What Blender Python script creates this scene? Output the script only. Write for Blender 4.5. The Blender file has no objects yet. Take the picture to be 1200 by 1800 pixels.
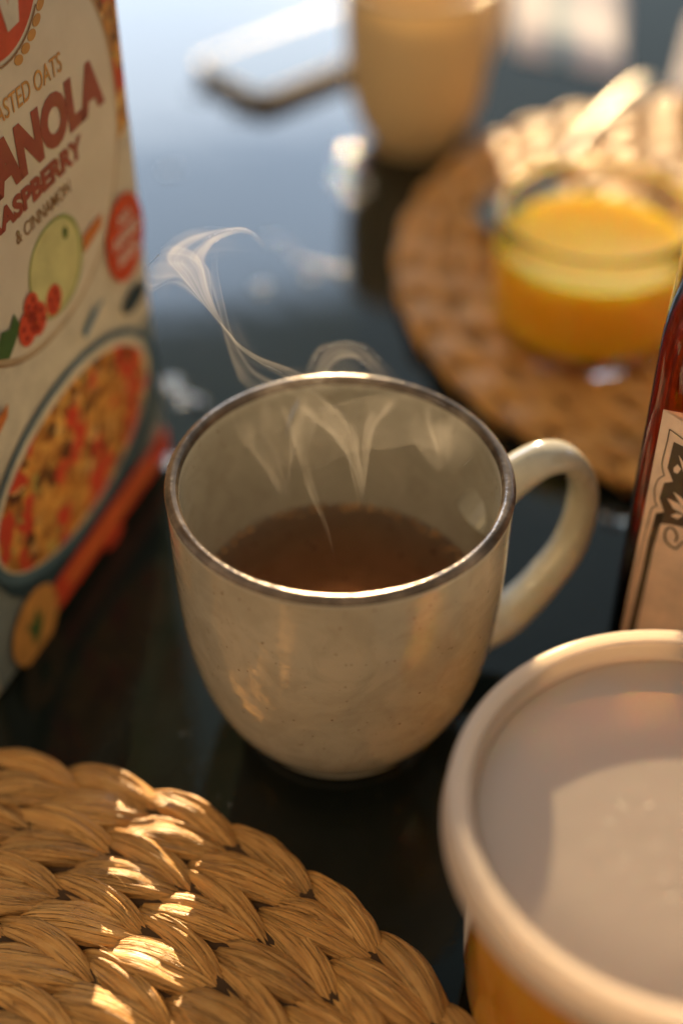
import bpy, bmesh, math, random
from math import sin, cos, pi, radians, sqrt, exp
from mathutils import Vector, Matrix, noise
sc = bpy.context.scene
COL = sc.collection
random.seed(7)

# ------------------------------------------------------------------ camera
CH = 0.327
cam_d = bpy.data.cameras.new('camera')
cam = bpy.data.objects.new('camera', cam_d); COL.objects.link(cam)
cam.location = (0, 0, CH); cam.rotation_euler = (radians(90 - 42), 0, 0)
cam_d.sensor_fit = 'VERTICAL'; cam_d.sensor_height = 36; cam_d.sensor_width = 24; cam_d.lens = 50
cam_d.clip_start = 0.01; cam_d.clip_end = 50
cam_d.dof.use_dof = True; cam_d.dof.focus_distance = 0.360; cam_d.dof.aperture_fstop = 2.9
sc.camera = cam

# ------------------------------------------------------------------ light
world = bpy.data.worlds.new('World'); sc.world = world; world.use_nodes = True
wb = world.node_tree.nodes['Background']
wt = world.node_tree
w_tc = wt.nodes.new('ShaderNodeTexCoord'); w_sx = wt.nodes.new('ShaderNodeSeparateXYZ'); w_mr = wt.nodes.new('ShaderNodeMapRange'); w_cr = wt.nodes.new('ShaderNodeValToRGB')
w_mr.inputs['From Min'].default_value = -1; w_mr.inputs['From Max'].default_value = 1      # warm room behind the camera, cool daylight side ahead
wt.links.new(w_tc.outputs['Generated'], w_sx.inputs[0]); wt.links.new(w_sx.outputs['Y'], w_mr.inputs['Value']); wt.links.new(w_mr.outputs[0], w_cr.inputs[0])
w_cr.color_ramp.elements[0].position = .15; w_cr.color_ramp.elements[0].color = (.62, .46, .295, 1)
w_cr.color_ramp.elements[1].position = .74; w_cr.color_ramp.elements[1].color = (.19, .24, .24, 1)
w_m = w_cr.color_ramp.elements.new(.50); w_m.color = (.66, .52, .385, 1)
w_e = w_cr.color_ramp.elements.new(.92); w_e.color = (.66, .80, .88, 1)
wt.links.new(w_cr.outputs[0], wb.inputs[0]); wb.inputs[1].default_value = 1.0

SUN_AZ, SUN_EL = radians(-0.6), radians(8.8)
sdir = Vector((sin(SUN_AZ) * cos(SUN_EL), cos(SUN_AZ) * cos(SUN_EL), sin(SUN_EL)))
sl = bpy.data.lights.new('sun', 'SUN'); sl.energy = 15.0; sl.angle = radians(0.35); sl.color = (1.0, 0.70, 0.36)
so = bpy.data.objects.new('sun', sl); COL.objects.link(so)
so.rotation_euler = (-sdir).to_track_quat('-Z', 'Y').to_euler()

def window_light(name, az0, az1, el0, el1, dist, color, radiance):
    """an area lamp standing where the window stands, facing the table"""
    azc, elc = radians((az0 + az1) / 2), radians((el0 + el1) / 2)
    c = Vector((sin(azc) * cos(elc), cos(azc) * cos(elc), sin(elc))) * dist
    w = 2 * dist * cos(elc) * math.tan(radians(az1 - az0) / 2); h = 2 * dist * math.tan(radians(el1 - el0) / 2)
    l = bpy.data.lights.new(name, 'AREA'); l.shape = 'RECTANGLE'; l.size = w; l.size_y = h
    l.color = color; l.energy = radiance * pi * w * h
    o = bpy.data.objects.new(name, l); COL.objects.link(o); o.location = c + Vector((0, 0.5, 0))
    o.rotation_euler = (-c).to_track_quat('-Z', 'Y').to_euler()
window_light('window_low_light', -26, 5, 15, 25.5, 2.4, (0.74, 0.85, 1.0), 7.5)
window_light('window_high_light', -26, 5.5, 25.5, 33.5, 2.4, (0.60, 0.76, 1.0), 4.8)

vs = sc.view_settings
vs.view_transform = 'Standard'; vs.look = 'None'; vs.exposure = 0; vs.gamma = 1; vs.use_curve_mapping = False
sc.render.engine = 'CYCLES'
cy = sc.cycles
cy.use_denoising = True
try: cy.denoiser = 'OPENIMAGEDENOISE'
except Exception: pass
cy.max_bounces = 12; cy.transmission_bounces = 10; cy.transparent_max_bounces = 24; cy.glossy_bounces = 5
cy.diffuse_bounces = 4; cy.volume_bounces = 1; cy.caustics_reflective = True; cy.caustics_refractive = True
cy.sample_clamp_indirect = 12; cy.blur_glossy = 0.4

# ------------------------------------------------------------------ helpers
PH = radians(42)
def ray(px, py):
    x = (px - 600) / 2500; u = (900 - py) / 2500
    return Vector((x, cos(PH) + u * sin(PH), -sin(PH) + u * cos(PH)))
def on_z(px, py, z=0.0):
    d = ray(px, py); return Vector((0, 0, CH)) + d * ((z - CH) / d.z)
def on_y(px, py, y):
    d = ray(px, py); return Vector((0, 0, CH)) + d * (y / d.y)
def project(p):
    dep = p.y * cos(PH) - (p.z - CH) * sin(PH); up = p.y * sin(PH) + (p.z - CH) * cos(PH)
    if dep < 0.02: return (-9999, -9999)
    return 600 + 2500 * p.x / dep, 900 - 2500 * up / dep

def empty(name, label, cat, loc=(0, 0, 0), rz=0.0, group=None):
    o = bpy.data.objects.new(name, None); COL.objects.link(o); o.empty_display_size = 0.01
    o.location = loc; o.rotation_euler = (0, 0, rz)
    o['label'] = label; o['category'] = cat
    if group: o['group'] = group
    return o
def mesh_obj(name, verts, faces, mat, parent=None, smooth=True, uv=None):
    me = bpy.data.meshes.new(name); me.from_pydata([tuple(v) for v in verts], [], faces)
    if uv:
        lay = me.uv_layers.new(name='UVMap'); flat = []
        for l in me.loops: flat.extend(uv[l.vertex_index])
        lay.data.foreach_set('uv', flat)
    if smooth: me.polygons.foreach_set('use_smooth', [True] * len(me.polygons))
    me.update()
    o = bpy.data.objects.new(name, me); COL.objects.link(o)
    if mat: me.materials.append(mat)
    if parent: o.parent = parent
    return o
def fix_normals(o):
    bm = bmesh.new(); bm.from_mesh(o.data); bmesh.ops.recalc_face_normals(bm, faces=bm.faces)
    bm.to_mesh(o.data); bm.free(); return o
def smooth_profile(pts, n=6):
    """Catmull-Rom through 2-D profile points"""
    out = []
    P = [pts[0]] + list(pts) + [pts[-1]]
    for i in range(1, len(P) - 2):
        p0, p1, p2, p3 = P[i - 1], P[i], P[i + 1], P[i + 2]
        for k in range(n):
            t = k / n
            out.append(tuple(0.5 * (2 * b + (c - a) * t + (2 * a - 5 * b + 4 * c - d) * t * t + (3 * b - a - 3 * c + d) * t ** 3)
                             for a, b, c, d in zip(p0, p1, p2, p3)))
    out.append(tuple(pts[-1])); return out
def lathe(name, prof, mat, parent=None, seg=128, wob=0.0, center=(0, 0)):
    """prof: list of (r, z); a point with r<1e-6 becomes a pole"""
    vs_, fs = [], []; rows = []
    for r, z in prof:
        if r < 1e-6:
            rows.append([len(vs_)]); vs_.append((center[0], center[1], z))
        else:
            st = len(vs_)
            for k in range(seg):
                a = 2 * pi * k / seg
                rr = r * (1 + wob * (sin(2 * a + z * 40) + 0.6 * sin(3 * a + 1.3)))
                vs_.append((center[0] + rr * cos(a), center[1] + rr * sin(a), z))
            rows.append(list(range(st, st + seg)))
    for a, b in zip(rows, rows[1:]):
        for k in range(seg):
            k2 = (k + 1) % seg
            if len(a) == 1 and len(b) == 1: continue
            if len(a) == 1: fs.append((a[0], b[k2], b[k]))
            elif len(b) == 1: fs.append((a[k], a[k2], b[0]))
            else: fs.append((a[k], a[k2], b[k2], b[k]))
    return fix_normals(mesh_obj(name, vs_, fs, mat, parent))
def poly(name, pts, mat, parent, w=0.0, thick=0.00012):
    """a flat printed shape on a local x-z face; pts in metres, facing local -y, standing w proud"""
    n = len(pts)
    vs_ = [(x, -w - thick, z) for x, z in pts] + [(x, -w + 0.00002, z) for x, z in pts]
    fs = [tuple(range(n))] + [tuple(range(2 * n - 1, n - 1, -1))] + [(i, (i + 1) % n, n + (i + 1) % n, n + i) for i in range(n)]
    return fix_normals(mesh_obj(name, vs_, fs, mat, parent, smooth=False))
def ell(cx, cz, rx, rz, n=48, p=2.0, rot=0.0):
    out = []
    for k in range(n):
        a = 2 * pi * k / n; c, s = cos(a), sin(a)
        x = rx * math.copysign(abs(c) ** (2 / p), c); z = rz * math.copysign(abs(s) ** (2 / p), s)
        out.append((cx + x * cos(rot) - z * sin(rot), cz + x * sin(rot) + z * cos(rot)))
    return out
def ring_print(name, outer, inner, mat, parent, w, thick=0.00012):
    n = len(outer); vs_ = [(x, -w - thick, z) for x, z in outer] + [(x, -w - thick, z) for x, z in inner]
    fs = [(i, (i + 1) % n, n + (i + 1) % n, n + i) for i in range(n)]
    return mesh_obj(name, vs_, fs, mat, parent, smooth=False)
def stroke(name, pts, width, mat, parent, w, closed=False):
    """ribbon of given width along a polyline on the local x-z face"""
    L, R = [], []
    for i, p in enumerate(pts):
        a = pts[max(i - 1, 0)]; b = pts[min(i + 1, len(pts) - 1)]
        t = Vector((b[0] - a[0], b[1] - a[1])); t.normalize()
        wd = width[i] if isinstance(width, (list, tuple)) else width
        L.append((p[0] - t.y * wd / 2, -w - .00012, p[1] + t.x * wd / 2)); R.append((p[0] + t.y * wd / 2, -w - .00012, p[1] - t.x * wd / 2))
    n = len(pts)
    return mesh_obj(name, L + R, [(i, i + 1, n + i + 1, n + i) for i in range(n - 1)], mat, parent, smooth=False)
def text(name, s, x0, x1, z0, z1, mat, parent, w, bold=0.0, label=None):
    """lettering fitted into x0..x1, z0..z1 on the local x-z face"""
    cu = bpy.data.curves.new('lettering_curve', 'FONT'); cu.body = s; cu.size = 1; cu.offset = bold; cu.extrude = 0.002
    cu.resolution_u = 4
    to = bpy.data.objects.new('lettering_curve', cu); COL.objects.link(to)
    bpy.context.view_layer.update()
    me = bpy.data.meshes.new_from_object(to.evaluated_get(bpy.context.evaluated_depsgraph_get()))
    bpy.data.objects.remove(to); bpy.data.curves.remove(cu)
    xs = [v.co.x for v in me.vertices]; ys = [v.co.y for v in me.vertices]
    ax, bx, ay, by = min(xs), max(xs), min(ys), max(ys)
    for v in me.vertices:
        v.co = (x0 + (v.co.x - ax) / (bx - ax) * (x1 - x0), -w - .0001 - v.co.z * .02, z0 + (v.co.y - ay) / (by - ay) * (z1 - z0))
    me.materials.clear(); me.materials.append(mat)
    o = bpy.data.objects.new(name, me); COL.objects.link(o); o.parent = parent
    if label: o['label'] = label
    return o
def tube(name, pts, radii, mat, parent=None, seg=20, caps=True, up=Vector((0, 1, 0))):
    """swept elliptical section; radii: list of (across, along-normal)"""
    vs_, fs = [], []; n = len(pts); pts = [Vector(p) for p in pts]
    for i in range(n):
        t = (pts[min(i + 1, n - 1)] - pts[max(i - 1, 0)]).normalized()
        b = (up - t * up.dot(t)).normalized(); nn = t.cross(b)
        ra, rb = radii[i]
        for k in range(seg):
            a = 2 * pi * k / seg
            vs_.append(pts[i] + b * (ra * cos(a)) + nn * (rb * sin(a)))
    for i in range(n - 1):
        for k in range(seg):
            k2 = (k + 1) % seg
            fs.append((i * seg + k, i * seg + k2, (i + 1) * seg + k2, (i + 1) * seg + k))
    if caps:
        fs.append(tuple(range(seg - 1, -1, -1))); fs.append(tuple(range((n - 1) * seg, n * seg)))
    return fix_normals(mesh_obj(name, vs_, fs, mat, parent))

# ------------------------------------------------------------------ materials
class Mat:
    def __init__(s, name):
        s.m = bpy.data.materials.new(name); s.m.use_nodes = True; s.t = s.m.node_tree; s.n = s.t.nodes; s.l = s.t.links
        s.b = s.n['Principled BSDF']; s.out = s.n['Material Output']
    def set(s, **k):
        for a, v in k.items():
            a = {'color': 'Base Color', 'rough': 'Roughness', 'metal': 'Metallic', 'ior': 'IOR', 'trans': 'Transmission Weight',
                 'coat': 'Coat Weight', 'coatr': 'Coat Roughness', 'sss': 'Subsurface Weight', 'sssr': 'Subsurface Radius',
                 'ssss': 'Subsurface Scale', 'spec': 'Specular IOR Level', 'sheen': 'Sheen Weight'}[a]
            s.b.inputs[a].default_value = (*v, 1) if a == 'Base Color' else v
        return s
    def node(s, t, **k):
        nd = s.n.new(t)
        for a, v in k.items():
            if a in nd.inputs: nd.inputs[a].default_value = v
            else: setattr(nd, a, v)
        return nd
    def link(s, a, b): s.l.new(a, b)
    def coords(s, kind='Object', scale=(1, 1, 1)):
        tc = s.node('ShaderNodeTexCoord'); mp = s.node('ShaderNodeMapping'); mp.inputs['Scale'].default_value = scale
        s.link(tc.outputs[kind], mp.inputs['Vector']); return mp.outputs[0]
    def noise(s, vec, scale, detail=4, rough=.55, dist=0.0):
        nd = s.node('ShaderNodeTexNoise'); nd.inputs['Scale'].default_value = scale; nd.inputs['Detail'].default_value = detail
        nd.inputs['Roughness'].default_value = rough; nd.inputs['Distortion'].default_value = dist
        if vec is not None: s.link(vec, nd.inputs['Vector'])
        return nd
    def ramp(s, fac, stops):
        r = s.node('ShaderNodeValToRGB'); cr = r.color_ramp
        while len(cr.elements) < len(stops): cr.elements.new(0.5)
        for e, (p, c) in zip(cr.elements, stops):
            e.position = p; e.color = (*c, 1) if len(c) == 3 else c
        s.link(fac, r.inputs[0]); return r.outputs[0]
    def mix(s, fac, a, b, mode='MIX'):
        m = s.node('ShaderNodeMix'); m.data_type = 'RGBA'; m.blend_type = mode
        for i, v in ((0, fac), (6, a), (7, b)):
            if hasattr(v, 'links'): s.link(v, m.inputs[i])
            else: m.inputs[i].default_value = v if i == 0 else (*v, 1)
        return m.outputs[2]
    def bump(s, h, strength=.3, dist=.001, prev=None):
        b = s.node('ShaderNodeBump'); b.inputs['Strength'].default_value = strength; b.inputs['Distance'].default_value = dist
        s.link(h, b.inputs['Height'])
        if prev is not None: s.link(prev, b.inputs['Normal'])
        s.link(b.outputs[0], s.b.inputs['Normal']); return b.outputs[0]

def m_table():
    m = Mat('dark_glossy_table').set(color=(.006, .007, .006), rough=.08, ior=1.40)
    v = m.coords('Object')
    n1 = m.noise(v, 9, 5, .6, .5); n2 = m.noise(v, 420, 3); n3 = m.noise(v, 60, 5, .65)
    m.link(m.ramp(n1.outputs[0], [(.35, (.03,) * 3), (.7, (.09,) * 3)]), m.b.inputs['Roughness'])
    m.link(m.mix(m.ramp(n3.outputs[0], [(.5, (0,) * 3), (.8, (.5,) * 3)]), (.006, .009, .007), (.016, .017, .012)), m.b.inputs['Base Color'])
    p = m.bump(n2.outputs[0], .05, .0004); m.bump(n1.outputs[0], .08, .004, p)
    return m.m
def m_glaze(name='sage_cream_glaze', translucent=0.0, tint=None):
    m = Mat(name).set(color=(.5, .46, .34), rough=.12, ior=1.7)
    v = m.coords('Object')
    n1 = m.noise(v, 28, 6, .62, .6); n2 = m.noise(v, 900, 2, .5); n3 = m.noise(v, 260, 3, .6); n4 = m.noise(v, 70, 5, .6, 1.5)
    base = m.ramp(n1.outputs[0], [(.3, (.37, .345, .27)), (.50, (.46, .43, .34)), (.68, (.52, .485, .385))])
    base = m.mix(m.ramp(n4.outputs[0], [(.45, (0,) * 3), (.70, (.7,) * 3)]), base, (.37, .34, .26))
    vo = m.node('ShaderNodeTexVoronoi'); vo.inputs['Scale'].default_value = 520; m.link(v, vo.inputs['Vector'])
    spot = m.ramp(vo.outputs['Distance'], [(.0, (1,) * 3), (.16, (.8,) * 3), (.26, (0,) * 3)])
    gate = m.ramp(m.noise(v, 300, 2).outputs[0], [(.55, (0,) * 3), (.66, (.75,) * 3)])
    sp = m.mix(1.0, spot, gate, 'MULTIPLY')
    base = m.mix(sp, base, (.16, .10, .05))
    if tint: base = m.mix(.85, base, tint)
    m.link(base, m.b.inputs['Base Color'])
    m.link(m.ramp(n3.outputs[0], [(.35, (.07,) * 3), (.7, (.14,) * 3)]), m.b.inputs['Roughness'])
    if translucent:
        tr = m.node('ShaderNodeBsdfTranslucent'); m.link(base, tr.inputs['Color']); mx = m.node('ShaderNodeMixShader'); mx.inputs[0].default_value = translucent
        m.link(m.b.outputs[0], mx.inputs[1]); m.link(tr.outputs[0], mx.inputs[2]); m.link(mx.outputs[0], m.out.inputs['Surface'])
    w = m.node('ShaderNodeTexWave', wave_type='BANDS', bands_direction='Z'); w.inputs['Scale'].default_value = 60; w.inputs['Distortion'].default_value = 3; m.link(v, w.inputs['Vector'])
    n5 = m.noise(v, 55, 3, .5, .4)
    p = m.bump(n3.outputs[0], .14, .0006); p = m.bump(w.outputs['Fac'], .05, .0005, p); p = m.bump(n5.outputs[0], .10, .002, p); m.bump(n2.outputs[0], .08, .0003, p)
    return m.m
def m_rim():
    m = Mat('bronze_rim_glaze').set(color=(.12, .08, .05), rough=.2, ior=1.6, metal=.35)
    v = m.coords('Object'); n = m.noise(v, 500, 4, .6); n2 = m.noise(v, 90, 4, .6)
    m.link(m.ramp(n2.outputs[0], [(.35, (.07, .05, .035)), (.55, (.17, .125, .09)), (.75, (.34, .27, .20))]), m.b.inputs['Base Color'])
    m.link(m.ramp(n.outputs[0], [(.3, (.08,) * 3), (.7, (.22,) * 3)]), m.b.inputs['Roughness'])
    m.bump(n.outputs[0], .35, .0004); return m.m
def m_strand():
    m = Mat('dried_hyacinth_leaf').set(rough=.38, ior=1.5, sheen=.05, spec=.6)
    uv = m.coords('UV', (1, 1, 1))
    oi = m.node('ShaderNodeObjectInfo')
    off = m.node('ShaderNodeVectorMath', operation='SCALE'); off.inputs[0].default_value = (7, 5, 3); m.link(oi.outputs['Random'], off.inputs['Scale'])
    ad = m.node('ShaderNodeVectorMath', operation='ADD'); m.link(uv, ad.inputs[0]); m.link(off.outputs[0], ad.inputs[1])
    mp = m.node('ShaderNodeMapping'); mp.inputs['Scale'].default_value = (18, .7, 1); m.link(ad.outputs[0], mp.inputs['Vector'])
    n1 = m.noise(mp.outputs[0], 1.2, 5, .62, .1)
    mp2 = m.node('ShaderNodeMapping'); mp2.inputs['Scale'].default_value = (50, 1.6, 1); m.link(ad.outputs[0], mp2.inputs['Vector'])
    n2 = m.noise(mp2.outputs[0], 1.0, 4, .6, .15)
    n3 = m.noise(ad.outputs[0], 3.2, 4, .55, .3)
    mp4 = m.node('ShaderNodeMapping'); mp4.inputs['Scale'].default_value = (9, 12, 1); m.link(ad.outputs[0], mp4.inputs['Vector'])
    n4 = m.noise(mp4.outputs[0], 1.3, 4, .6, .8)
    def ridge(src, wdt):
        sb = m.node('ShaderNodeMath', operation='SUBTRACT'); m.link(src, sb.inputs[0]); sb.inputs[1].default_value = .5
        ab = m.node('ShaderNodeMath', operation='ABSOLUTE'); m.link(sb.outputs[0], ab.inputs[0])
        mr_ = m.node('ShaderNodeMapRange'); mr_.inputs['From Max'].default_value = wdt; m.link(ab.outputs[0], mr_.inputs['Value']); return mr_.outputs[0]
    mp5 = m.node('ShaderNodeMapping'); mp5.inputs['Scale'].default_value = (13, .55, 1); m.link(ad.outputs[0], mp5.inputs['Vector'])
    n5 = m.noise(mp5.outputs[0], 1.0, 2, .5, .15); cr5 = ridge(n5.outputs[0], .045)
    base = m.ramp(n1.outputs[0], [(.22, (.46, .20, .035)), (.48, (.77, .385, .09)), (.78, (.92, .55, .175))])
    base = m.mix(m.ramp(n3.outputs[0], [(.42, (0,) * 3), (.72, (.65,) * 3)]), base, (.64, .28, .055))
    base = m.mix(m.ramp(n2.outputs[0], [(.34, (.35,) * 3), (.46, (0,) * 3)]), base, (.30, .15, .05))
    base = m.mix(m.ramp(cr5, [(0, (.5,) * 3), (.7, (0,) * 3)]), base, (.34, .16, .04))
    hs = m.node('ShaderNodeHueSaturation'); m.link(base, hs.inputs['Color'])
    mr = m.node('ShaderNodeMapRange'); mr.inputs['To Min'].default_value = .78; mr.inputs['To Max'].default_value = 1.12
    m.link(oi.outputs['Random'], mr.inputs['Value']); m.link(mr.outputs[0], hs.inputs['Value'])
    m.link(hs.outputs[0], m.b.inputs['Base Color'])
    p = m.bump(cr5, .9, .0005); p = m.bump(n1.outputs[0], .8, .0011, p); p = m.bump(n2.outputs[0], .45, .0005, p); m.bump(n4.outputs[0], .35, .0007, p)
    return m.m
def m_plain(name, col, rough=.5, **k):
    m = Mat(name).set(color=col, rough=rough, **k)
    v = m.coords('Object'); n = m.noise(v, 130, 4, .6)
    c2 = tuple(min(1, c * 1.14) for c in col); c1 = tuple(c * .86 for c in col)
    m.link(m.ramp(n.outputs[0], [(.3, c1), (.7, c2)]), m.b.inputs['Base Color']); return m.m
TABLE, GLAZE, RIM, STRAND = m_table(), m_glaze(), m_rim(), m_strand()
GLAZE_LIT = m_glaze('glaze_painted_glow', .35, (.74, .58, .34))  # same cream glaze tinted brighter and warmer; the light on it is painted
CORE = m_plain('twine_gap_shade', (.07, .035, .012), .9)  # brown twine, with the shade of the braid gaps darkened into its colour

# ------------------------------------------------------------------ table (setting)
def rounded_slab(name, x0, x1, y0, y1, z0, z1, r, mat, parent=None, seg=10, bev=.0006):
    pts = []
    for cx, cy_, a0 in ((x1 - r, y1 - r, 0), (x0 + r, y1 - r, 90), (x0 + r, y0 + r, 180), (x1 - r, y0 + r, 270)):
        for k in range(seg + 1):
            a = radians(a0 + 90 * k / seg); pts.append((cx + r * cos(a), cy_ + r * sin(a)))
    mx, my = (x0 + x1) / 2, (y0 + y1) / 2
    def inset(p, d):
        l = sqrt((p[0] - mx) ** 2 + (p[1] - my) ** 2); return (p[0] - (p[0] - mx) / l * d, p[1] - (p[1] - my) / l * d)
    rows = [[(*inset(p, bev), z0) for p in pts], [(*p, z0 + bev) for p in pts], [(*p, z1 - bev) for p in pts], [(*inset(p, bev), z1) for p in pts]]
    n = len(pts); vs_ = sum(rows, []); fs = [tuple(range(n - 1, -1, -1)), tuple(range(3 * n, 4 * n))]
    for j in range(3):
        for i in range(n): fs.append((j * n + i, j * n + (i + 1) % n, (j + 1) * n + (i + 1) % n, (j + 1) * n + i))
    return mesh_obj(name, vs_, fs, mat, parent, smooth=False)
tb = rounded_slab('table', -.75, .75, -.35, 1.25, -.03, 0, .03, TABLE, bev=.002)
tb['kind'] = 'structure'; tb['label'] = 'dark glossy table top reflecting the bright window'

# crumbs, dust and drops on the table, with wide drops added for sun glints
def m_crumb():
    m = Mat('toast_crumb').set(color=(.55, .33, .13), rough=.5); return m.m
def drops():
    m = Mat('water_drop').set(color=(1, 1, 1), rough=.05, ior=1.33, trans=1.0)
    vs_, fs = [], []
    def dome(x, y, r, h):
        st = len(vs_); sg = 14; nr = 5; R_ = (r * r + h * h) / (2 * h)
        vs_.append((x, y, h + .00002))
        for j in range(1, nr + 1):
            q = r * j / nr
            for k in range(sg):
                b = 2 * pi * k / sg; vs_.append((x + q * cos(b), y + q * sin(b), .00002 + sqrt(R_ * R_ - q * q) - (R_ - h)))
        for k in range(sg):
            k2 = (k + 1) % sg; fs.append((st, st + 1 + k, st + 1 + k2))
            for j in range(nr - 1):
                a = st + 1 + j * sg; fs.append((a + k, a + sg + k, a + sg + k2, a + k2))
        fs.append(tuple(st + 1 + (nr - 1) * sg + k for k in range(sg - 1, -1, -1)))
    rr = random.Random(11)
    spots = [(460, 507, 9), (615, 350, 8), (590, 320, 6), (300, 672, 9), (322, 700, 9), (345, 708, 8), (560, 470, 9), (600, 475, 9), (530, 462, 6),
             (1078, 915, 10), (262, 1085, 6), (256, 1120, 6), (234, 1215, 6), (318, 1290, 5), (330, 1288, 5), (404, 1415, 5), (385, 1400, 4),
             (620, 268, 15), (352, 165, 13), (425, 200, 12), (300, 300, 7), (298, 810, 7), (350, 715, 6), (510, 440, 6), (545, 490, 6), (475, 420, 5), (640, 330, 6)]  # the pair by the phone is added in place of its corner glints
    for px, py, s in spots:
        p = on_z(px, py); dep_ = 42 - math.degrees(math.atan((900 - py) / 2500)); tilt = radians((dep_ - 8.8) / 2)
        rr_ = s * .00006 if py > 1000 else s * .0005; dome(p.x, p.y, rr_, rr_ * math.tan(tilt) * .62)  # wide drops are curved to throw the sun's glint at the camera
    for _ in range(160):
        x, y = rr.uniform(-.16, .12), rr.uniform(.2, .75); r = rr.uniform(.00008, .00026); dome(x, y, r, r * .6)
    o = mesh_obj('water_droplets', vs_, fs, m.m); o['kind'] = 'stuff'; o['label'] = 'tiny water droplets and dust specks on the table, with wider drops added for sun glints'; o['category'] = 'droplets'
drops()

# ------------------------------------------------------------------ mugs
def handle_path(pts, n=7): return [Vector((p[0], 0, p[1])) for p in smooth_profile(pts, n)]
def make_mug(label, loc, rz, sr=1.0, sz=1.0, h_az=0.0, seg=160, GLAZE=GLAZE):
    root = empty('mug', label, 'mug', loc, rz, None)
    outer = [(.0, .0022), (.0225, .0022), (.0245, .0004), (.0268, .0), (.0280, .0012), (.0284, .0034), (.0300, .0052), (.0330, .0090), (.0368, .0160), (.0400, .0250),
             (.0424, .0370), (.0437, .0500), (.0444, .0650), (.0447, .0800), (.0449, .0878)]
    out_s = outer[:2] + smooth_profile(outer[2:], 5)
    inner = [(.0414, .0878), (.0410, .0700), (.0403, .0540), (.0390, .0400), (.0366, .0280), (.0320, .0170), (.0240, .0100), (.0120, .0070), (0, .0065)]
    in_s = smooth_profile(inner[:-1], 5) + [(0, .0065)]
    lipm = [(.0445, .0885), (.0430, .0887), (.0418, .0885)]
    prof = out_s + lipm + in_s
    body = lathe('body', [(r * sr, z * sz) for r, z in prof], GLAZE, root, seg, wob=.0015)
    lip = [(.0449, .0883), (.04504, .0886), (.0449, .0890), (.0446, .0894), (.0438, .08995), (.0429, .0900), (.0421, .0896), (.0418, .0891), (.0415, .0886), (.0414, .0881)]
    ls = smooth_profile(lip, 4)
    ls = ls + [(.0420, .0878), (.0444, .0879), ls[0]]
    lathe('rim', [(r * sr, z * sz) for r, z in ls], RIM, root, seg, wob=.0015)
    hp = handle_path([(.0405, .0610), (.0460, .0690), (.0530, .0738), (.0608, .0765), (.0685, .0738), (.0744, .0635), (.0753, .0520), (.0728, .0395), (.0662, .0290), (.0590, .0210), (.0510, .0160), (.0345, .0125)])
    hp = [Vector((p.x * sr, 0, p.z * sz)) for p in hp]
    n = len(hp); rad = []
    for i in range(n):
        t = i / (n - 1); e = (abs(t - .5) * 2) ** 3
        rad.append(((.0062 + .0022 * e) * sr, (.0036 + .0016 * e) * sr))
    h = tube('handle', hp, rad, GLAZE, root, seg=28); h.rotation_euler = (0, 0, h_az)
    return root
mug = make_mug('sage cream mug with brown rim, full of steaming tea, in the middle', (-.0004, .277, 0), 0, h_az=radians(22.5))
# tea
tm = Mat('black_tea').set(color=(1, 1, 1), rough=.01, ior=1.33, trans=1.0)
va = tm.node('ShaderNodeVolumeAbsorption'); va.inputs['Color'].default_value = (.92, .58, .27, 1); va.inputs['Density'].default_value = 32
tm.link(va.outputs[0], tm.out.inputs['Volume'])
tea = empty('tea', 'brown tea half filling the steaming mug in the middle', 'tea', (-.0004, .277, 0))
TZ = .0450
lathe('liquid', [(0, .0062), (.012, .0068), (.0243, .0098), (.0324, .0168), (.0370, .0280), (.0393, .0400), (.0397, .0440), (.0400, TZ + .0007), (.0388, TZ + .0001), (.0375, TZ), (.018, TZ), (0, TZ)], tm.m, tea, 128)
bits_m = m_plain('tea_leaf_speck', (.05, .02, .008), .5)
rr = random.Random(5); bv, bf = [], []
for _ in range(34):
    a = rr.uniform(0, 2 * pi); rad_ = rr.choice([rr.uniform(.030, .0365), rr.uniform(.0, .035)]); s = rr.uniform(.0003, .0009)
    cx, cy_ = rad_ * cos(a), rad_ * sin(a); st = len(bv); k0 = rr.uniform(0, 6)
    for k in range(6): bv.append((cx + s * cos(k0 + k * pi / 3) * rr.uniform(.6, 1.2), cy_ + s * sin(k0 + k * pi / 3) * rr.uniform(.5, 1), TZ + .0001))
    bv.append((cx, cy_, TZ + .0004)); bf += [(st + k, st + (k + 1) % 6, st + 6) for k in range(6)]
o = mesh_obj('tea_specks', bv, bf, bits_m, tea); o['kind'] = 'stuff'

fm = Mat('tea_bubble').set(color=(.50, .28, .12), rough=.08, ior=1.33)
fv, ff = [], []; rr = random.Random(9)
for _ in range(120):
    a = rr.gauss(1.2, 1.1) if rr.random() < .7 else rr.uniform(0, 6.28); rad_ = .0392 - abs(rr.gauss(0, .0012)); s_ = rr.uniform(.0003, .0009)
    cx, cy_ = rad_ * cos(a), rad_ * sin(a); st = len(fv); fv.append((cx, cy_, TZ + s_ * .9))
    for q, h_ in ((.7, .62), (1.0, .0)):
        for k in range(8): fv.append((cx + s_ * q * cos(k * pi / 4), cy_ + s_ * q * sin(k * pi / 4), TZ + .00003 + s_ * h_))
    for k in range(8): k2 = (k + 1) % 8; ff += [(st, st + 1 + k, st + 1 + k2), (st + 1 + k, st + 9 + k, st + 9 + k2, st + 1 + k2)]
o = mesh_obj('tea_bubbles', fv, ff, fm.m, tea); o['kind'] = 'stuff'

mug2 = make_mug('smaller out of focus cream mug standing behind the placemat at the back', (.0353, .6345, 0), 0, sr=.765, sz=.87, h_az=radians(48), seg=96, GLAZE=GLAZE_LIT)

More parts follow.
